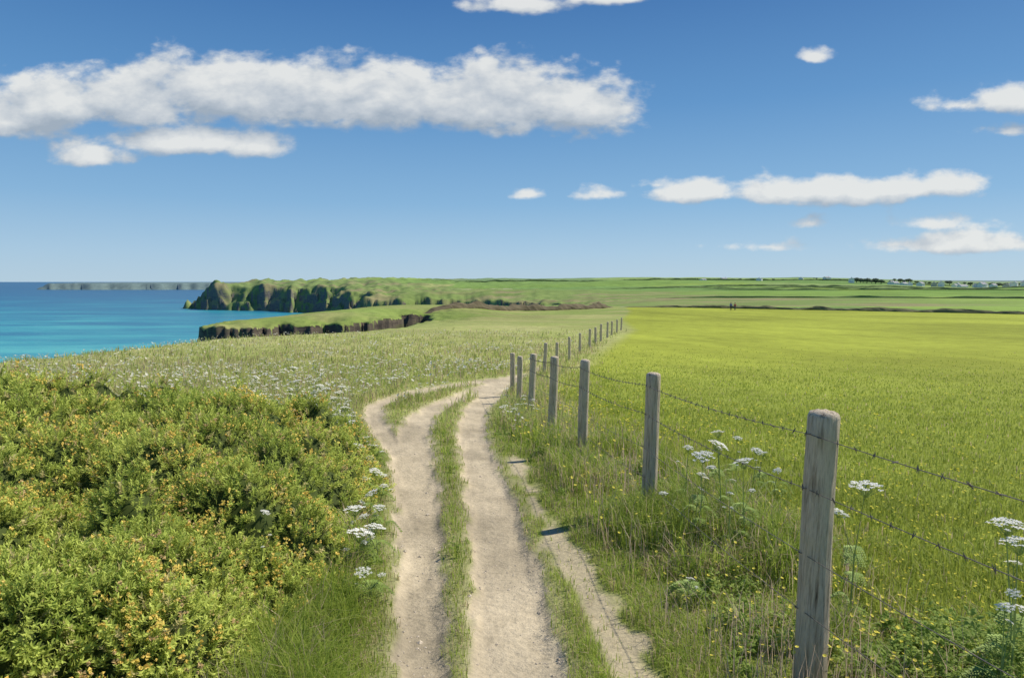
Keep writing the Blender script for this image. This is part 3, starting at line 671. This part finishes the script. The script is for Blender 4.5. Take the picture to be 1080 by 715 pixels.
# ---------------------------------------------------------------- village
M_wh=simplemat('white_render_wall',(.85,.84,.80),.9,.04,.5); M_cr=simplemat('stone_wall',(.55,.50,.42),.9,.2,.5); M_rf=simplemat('slate_roof',(.26,.26,.28),.7,.2,.6); M_wn=simplemat('window_glass',(.10,.11,.12),.2,.1,1)
def box(x0,y0,z0,x1,y1,z1):
    return [(x0,y0,z0),(x1,y0,z0),(x1,y1,z0),(x0,y1,z0),(x0,y0,z1),(x1,y0,z1),(x1,y1,z1),(x0,y1,z1)],[(0,3,2,1),(4,5,6,7),(0,1,5,4),(1,2,6,5),(2,3,7,6),(3,0,4,7)]
def house(x_,y_,w,d,h,wm,lab,rot=0):
    z=h1(x_,y_)-.3; root=obj('house',None,label=lab,category='house',group='distant village houses',loc=(x_,y_,z)); root.rotation_euler=(0,0,rot)
    rf=h*.4; V=[(-w/2,-d/2,0),(w/2,-d/2,0),(w/2,d/2,0),(-w/2,d/2,0),(-w/2,-d/2,h),(w/2,-d/2,h),(w/2,d/2,h),(-w/2,d/2,h),(-w/2,0,h+rf),(w/2,0,h+rf)]
    obj('wall',pymesh('wall',V,[(0,1,5,4),(1,2,6,9,5),(2,3,7,6),(3,0,4,8,7)],wm),parent=root)
    e=.4; Vr=[(-w/2-e,-d/2-e,h-.2),(w/2+e,-d/2-e,h-.2),(w/2+e,0,h+rf+.15),(-w/2-e,0,h+rf+.15),(w/2+e,d/2+e,h-.2),(-w/2-e,d/2+e,h-.2)]
    roof=obj('roof',pymesh('roof',Vr,[(0,1,2,3),(3,2,4,5)],M_rf),parent=root)
    v,f=box(w*.32,-.5,h+rf*.6,w*.32+1,.5,h+rf+1.2); obj('chimney',pymesh('chimney',v,f,wm),parent=roof)
    for t in (-.3,0,.3):
        v,f=box(t*w-.4,-d/2-.03,h*.55,t*w+.4,-d/2+.1,h*.70); obj('window',pymesh('window',v,f,M_wn),parent=root)
rs=random.Random(4)
for k,pxx in enumerate([744,760,803,846,874,900,936,944,952,960,973,984,995,1003,1010,1017,1026,1034,1041,1048,1056,1063,1070,1077]):
    Yd=rs.uniform(1150,1380) if pxx>890 else rs.uniform(1250,1500); x_=(pxx-540+rs.uniform(-4,4))/720*Yd
    house(x_,Yd,rs.uniform(9,20),rs.uniform(7,10),rs.uniform(5.5,8.5) if pxx>890 else 4,M_wh if rs.random()<.9 else M_cr,'distant white rendered house with slate roof' ,rs.uniform(.4,1.2))
M_bark=simplemat('bark',(.10,.08,.06),.9,.3,3)
def tree_meshes(seed):
    rs=np.random.default_rng(seed); n=700
    cs=rs.normal(0,1,(7,3))*np.array([1.9,1.6,.7])+np.array([0,0,3.6]); rad=rs.uniform(1.1,1.9,7)
    ci=rs.integers(0,7,n); d=rs.normal(0,1,(n,3)); d/=np.linalg.norm(d,axis=1,keepdims=True); p_=cs[ci]+d*rad[ci][:,None]*rs.uniform(.5,1.05,(n,1))
    T=(np.array([(-.5,-.3,0),(.5,-.35,0),(.4,.4,.15),(-.4,.35,-.1)]),np.array([(0,1,2),(0,2,3)]))
    v,f,c=inst(T,p_,d,rs.uniform(0,6,n),rs.uniform(.5,.9,n),C(.19,.23,.15)*(.6+.9*rs.random((n,1))),0)
    crown=mesh_np('crown',v,f,c,M_gorse)
    tv,tf=merge([tube([(0,0,-.3),(.1,0,2),(0,.1,4.0)],[.35,.25,.1],7),tube([(.1,0,1.6),(1.2,.3,3.4)],[.15,.05],5),tube([(.1,0,1.8),(-1.1,-.3,3.6)],[.15,.05],5)])
    return crown,pymesh('trunk',tv,tf,M_bark)
TM=[tree_meshes(s_) for s_ in range(3)]
for k,pxx in enumerate([902,906,909,913,918,922,928,940,948,957,966,979,990,1000,1022,1030,1045,1052,1060,1073,735,780,815,860]):
    Yd=rs.uniform(1400,1500) if pxx>928 else (1350 if pxx>890 else 1450); x_=(pxx-540)/720*Yd
    root=obj('tree',None,label='small wind-bent dark tree near the village',category='tree',group='distant village trees',loc=(x_,Yd,h1(x_,Yd))); s_=rs.uniform(1.1,1.9) if pxx>890 else .7
    root.scale=(s_*1.4,s_,s_); a_,b_=TM[k%3]; obj('crown',a_,parent=root); obj('trunk',b_,parent=root)
# ---------------------------------------------------------------- people
def skin(name,verts,edges,rad,mat,parent,root_i=0,sub=1):
    me=bpy.data.meshes.new(name); me.from_pydata(verts,edges,[]); o=obj(name,me,parent=parent)
    o.modifiers.new('s','SKIN'); sv=me.skin_vertices[0].data
    for i,r_ in enumerate(rad): sv[i].radius=(r_,r_) if not hasattr(r_,'__len__') else r_
    sv[root_i].use_root=True
    m_=o.modifiers.new('sub','SUBSURF'); m_.levels=sub; m_.render_levels=sub
    me.materials.append(mat); return o
M_skin=simplemat('skin',(.55,.36,.27),.6,.05,5); M_hair=simplemat('hair',(.06,.04,.03),.7,.2,30)
def person(x_,y_,rot,jc,tc,lab,s_=1):
    root=obj('person',None,label=lab,category='person',group='walkers on the coast path',loc=(x_,y_,h1(x_,y_)+.02)); root.rotation_euler=(0,0,rot); root.scale=(s_,)*3
    V=[(0,0,.95),(0,0,1.15),(0,.01,1.38),(0,.01,1.47),(0,.02,1.56),(0,.03,1.68),
       (.17,0,1.40),(.23,-.05,1.15),(.21,.08,.92),(.21,.13,.84),(-.17,0,1.40),(-.23,.06,1.15),(-.21,.16,.93),(-.21,.2,.85),
       (.10,0,.90),(.11,.16,.50),(.11,.10,.08),(.11,.22,.04),(-.10,0,.90),(-.11,-.04,.50),(-.11,-.24,.14),(-.11,-.14,.05)]
    E=[(0,1),(1,2),(2,3),(3,4),(4,5),(2,6),(6,7),(7,8),(8,9),(2,10),(10,11),(11,12),(12,13),(0,14),(14,15),(15,16),(16,17),(0,18),(18,19),(19,20),(20,21)]
    Rr=[(.15,.11),(.13,.10),(.16,.10),.055,.085,.085,.06,.045,.035,.04,.06,.045,.035,.04,.085,.06,.045,.04,.085,.06,.045,.04]
    skin('body',V,E,Rr,M_skin,root)
    skin('jacket',[V[i] for i in (0,1,2,6,7,8,10,11,12)],[(0,1),(1,2),(2,3),(3,4),(4,5),(2,6),(6,7),(7,8)],[(.18,.135),(.16,.125),(.185,.125),.08,.06,.05,.08,.06,.05],simplemat('jacket_cloth',jc,.8,.1,8),root)
    skin('trousers',[V[i] for i in (0,14,15,16,18,19,20)],[(0,1),(1,2),(2,3),(0,4),(4,5),(5,6)],[(.165,.125),.1,.075,.06,.1,.075,.06],simplemat('trouser_cloth',tc,.85,.1,8),root)
    me=bpy.data.meshes.new('hair'); import bmesh
    bm=bmesh.new(); bmesh.ops.create_icosphere(bm,subdivisions=2,radius=.115)
    for v in bm.verts: v.co.z=v.co.z*.9+1.69; v.co.y-=.01
    bmesh.ops.delete(bm,geom=[v for v in bm.verts if v.co.z<1.66 and v.co.y>0],context='VERTS'); bm.to_mesh(me); bm.free(); me.materials.append(M_hair); obj('hair',me,parent=root)
person(46.8,146,2.9,(.10,.16,.38),(.05,.05,.06),'walker in dark blue jacket on the coast path')
person(48.0,147,2.9,(.50,.14,.12),(.10,.10,.14),'walker in red jacket on the coast path',.95)
# ---------------------------------------------------------------- world: sky + clouds
SUN_EL=math.radians(48); sd_=Vector((.88,.47,0)).normalized(); 
az=math.atan2(sd_.x,sd_.y)
W_=bpy.data.worlds.new('World'); S.world=W_; W_.use_nodes=True; nt=W_.node_tree; nt.nodes.clear(); L=nt.links
sky=N(nt,'ShaderNodeTexSky',sky_type='NISHITA',sun_disc=False,sun_elevation=SUN_EL,sun_rotation=az,air_density=1.0,dust_density=.3,ozone_density=2.0)
tc=N(nt,'ShaderNodeTexCoord'); sx=N(nt,'ShaderNodeSeparateXYZ'); L.new(tc.outputs['Generated'],sx.inputs[0])
grad=ramp(nt,sx.outputs[2],[(0,(.44,.62,.77)),(.04,(.37,.57,.77)),(.11,(.23,.45,.71)),(.24,(.105,.29,.58)),(.40,(.036,.15,.41)),(.8,(.028,.12,.36))])
gs=mixc(nt,1.0,grad,(10,10,10),'MULTIPLY')
skc=mixc(nt,.88,sky.outputs[0],gs)
bg=N(nt,'ShaderNodeBackground'); bg.inputs[1].default_value=.10; L.new(skc,bg.inputs[0])
CL=[(60,120,100,36),(150,116,95,46),(250,110,125,50),(335,112,110,46),(420,116,125,48),(520,118,110,52),(612,122,60,48),(15,134,75,32),(205,155,110,20),(110,170,42,19),(272,160,42,18),
 (540,17,58,18),(632,8,56,16),(850,68,26,10),(1000,117,66,13),(1065,112,56,22),(860,206,112,22),(955,202,78,20),(730,207,56,17),(690,197,38,11),(630,208,34,10),(555,208,28,9),(850,237,28,9),(985,238,74,13),(1000,260,90,16),(1045,144,44,10),(805,261,60,10)]
gt=bpy.data.node_groups.new('cloud_density','ShaderNodeTree')
gt.interface.new_socket('u',in_out='INPUT',socket_type='NodeSocketFloat'); gt.interface.new_socket('v',in_out='INPUT',socket_type='NodeSocketFloat'); gt.interface.new_socket('d',in_out='OUTPUT',socket_type='NodeSocketFloat')
gi=gt.nodes.new('NodeGroupInput'); go=gt.nodes.new('NodeGroupOutput')
def M_(t,op,a,b=None,c=None,clamp=False):
    n=t.nodes.new('ShaderNodeMath'); n.operation=op; n.use_clamp=clamp
    for i,s in enumerate((a,b,c)):
        if s is None: continue
        if hasattr(s,'is_output'): t.links.new(s,n.inputs[i])
        else: n.inputs[i].default_value=s
    return n.outputs[0]
cb=gt.nodes.new('ShaderNodeCombineXYZ'); gt.links.new(gi.outputs[0],cb.inputs[0]); gt.links.new(M_(gt,'MULTIPLY',gi.outputs[1],1.7),cb.inputs[1])
nz=gt.nodes.new('ShaderNodeTexNoise'); nz.inputs['Scale'].default_value=13; nz.inputs['Detail'].default_value=7; nz.inputs['Roughness'].default_value=.54; nz.inputs['Distortion'].default_value=.1; gt.links.new(cb.outputs[0],nz.inputs[0])
nz2=gt.nodes.new('ShaderNodeTexNoise'); nz2.inputs['Scale'].default_value=38; nz2.inputs['Detail'].default_value=4; nz2.inputs['Roughness'].default_value=.55; gt.links.new(cb.outputs[0],nz2.inputs[0])
cur=None
for (cx,cy,ax,ay) in CL:
    thin=ay<=13
    cu=(cx-540)/720; cv=(297-cy)/720; ax/=720; ay/=720
    vv_=M_(gt,'MULTIPLY_ADD',gi.outputs[1],1/ay,-cv/ay); vv_=M_(gt,'MAXIMUM',vv_,M_(gt,'MULTIPLY',vv_,-1.8))
    cb2=gt.nodes.new('ShaderNodeCombineXYZ'); gt.links.new(M_(gt,'MULTIPLY_ADD',gi.outputs[0],1/ax,-cu/ax),cb2.inputs[0]); gt.links.new(vv_,cb2.inputs[1])
    ln=gt.nodes.new('ShaderNodeVectorMath'); ln.operation='LENGTH'; gt.links.new(cb2.outputs[0],ln.inputs[0])
    e_=M_(gt,'SUBTRACT',1.0,ln.outputs['Value'])
    if thin: e_=M_(gt,'MULTIPLY_ADD',e_,.55,-.16)
    cur=e_ if cur is None else M_(gt,'SMOOTH_MAX',cur,e_,.2)
dd=M_(gt,'MULTIPLY_ADD',M_(gt,'SUBTRACT',nz.outputs[0],.46),1.7,M_(gt,'MAXIMUM',cur,-1.5))
dd=M_(gt,'MULTIPLY_ADD',M_(gt,'SUBTRACT',nz2.outputs[0],.5),.65,dd)
gt.links.new(dd,go.inputs[0])
yy=M_(nt,'MAXIMUM',sx.outputs[1],.05); u=M_(nt,'DIVIDE',sx.outputs[0],yy); v=M_(nt,'DIVIDE',sx.outputs[2],yy)
g1=N(nt,'ShaderNodeGroup'); g1.node_tree=gt; L.new(u,g1.inputs[0]); L.new(v,g1.inputs[1])
g2=N(nt,'ShaderNodeGroup'); g2.node_tree=gt; L.new(M_(nt,'ADD',u,.008),g2.inputs[0]); L.new(M_(nt,'ADD',v,.028),g2.inputs[1])
mr=N(nt,'ShaderNodeMapRange',interpolation_type='SMOOTHSTEP'); mr.inputs[1].default_value=-.06; mr.inputs[2].default_value=.48; L.new(g1.outputs[0],mr.inputs[0])
mask=M_(nt,'MULTIPLY',mr.outputs[0],M_(nt,'GREATER_THAN',sx.outputs[1],.06)); mask=M_(nt,'MULTIPLY',mask,.92)
sh=M_(nt,'MULTIPLY_ADD',M_(nt,'SUBTRACT',g1.outputs[0],g2.outputs[0]),.65,.50,True)
ccol=ramp(nt,sh,[(.15,(.40,.47,.55)),(.5,(.60,.65,.70)),(.92,(.88,.89,.87))])  # painted cloud light and shade: bright tops, grey undersides from density offset
bg2=N(nt,'ShaderNodeBackground'); bg2.inputs[1].default_value=.92; L.new(ccol,bg2.inputs[0])
mx=N(nt,'ShaderNodeMixShader'); L.new(mask,mx.inputs[0]); L.new(bg.outputs[0],mx.inputs[1]); L.new(bg2.outputs[0],mx.inputs[2])
o=N(nt,'ShaderNodeOutputWorld'); L.new(mx.outputs[0],o.inputs[0])
# sun
ld=bpy.data.lights.new('sun','SUN'); ld.energy=5.0; ld.angle=math.radians(.53); ld.color=(1,.94,.83); lo=bpy.data.objects.new('sun',ld); COL.objects.link(lo)
dv=Vector((sd_.x*math.cos(SUN_EL),sd_.y*math.cos(SUN_EL),math.sin(SUN_EL))); lo.rotation_euler=dv.to_track_quat('Z','Y').to_euler()
# camera
cd=bpy.data.cameras.new('camera'); cd.sensor_width=36; cd.lens=24; cd.clip_end=150000; cd.clip_start=.05
co=bpy.data.objects.new('camera',cd); COL.objects.link(co); co.location=(0,0,EYE); co.rotation_euler=(math.pi/2-TH,0,0); S.camera=co
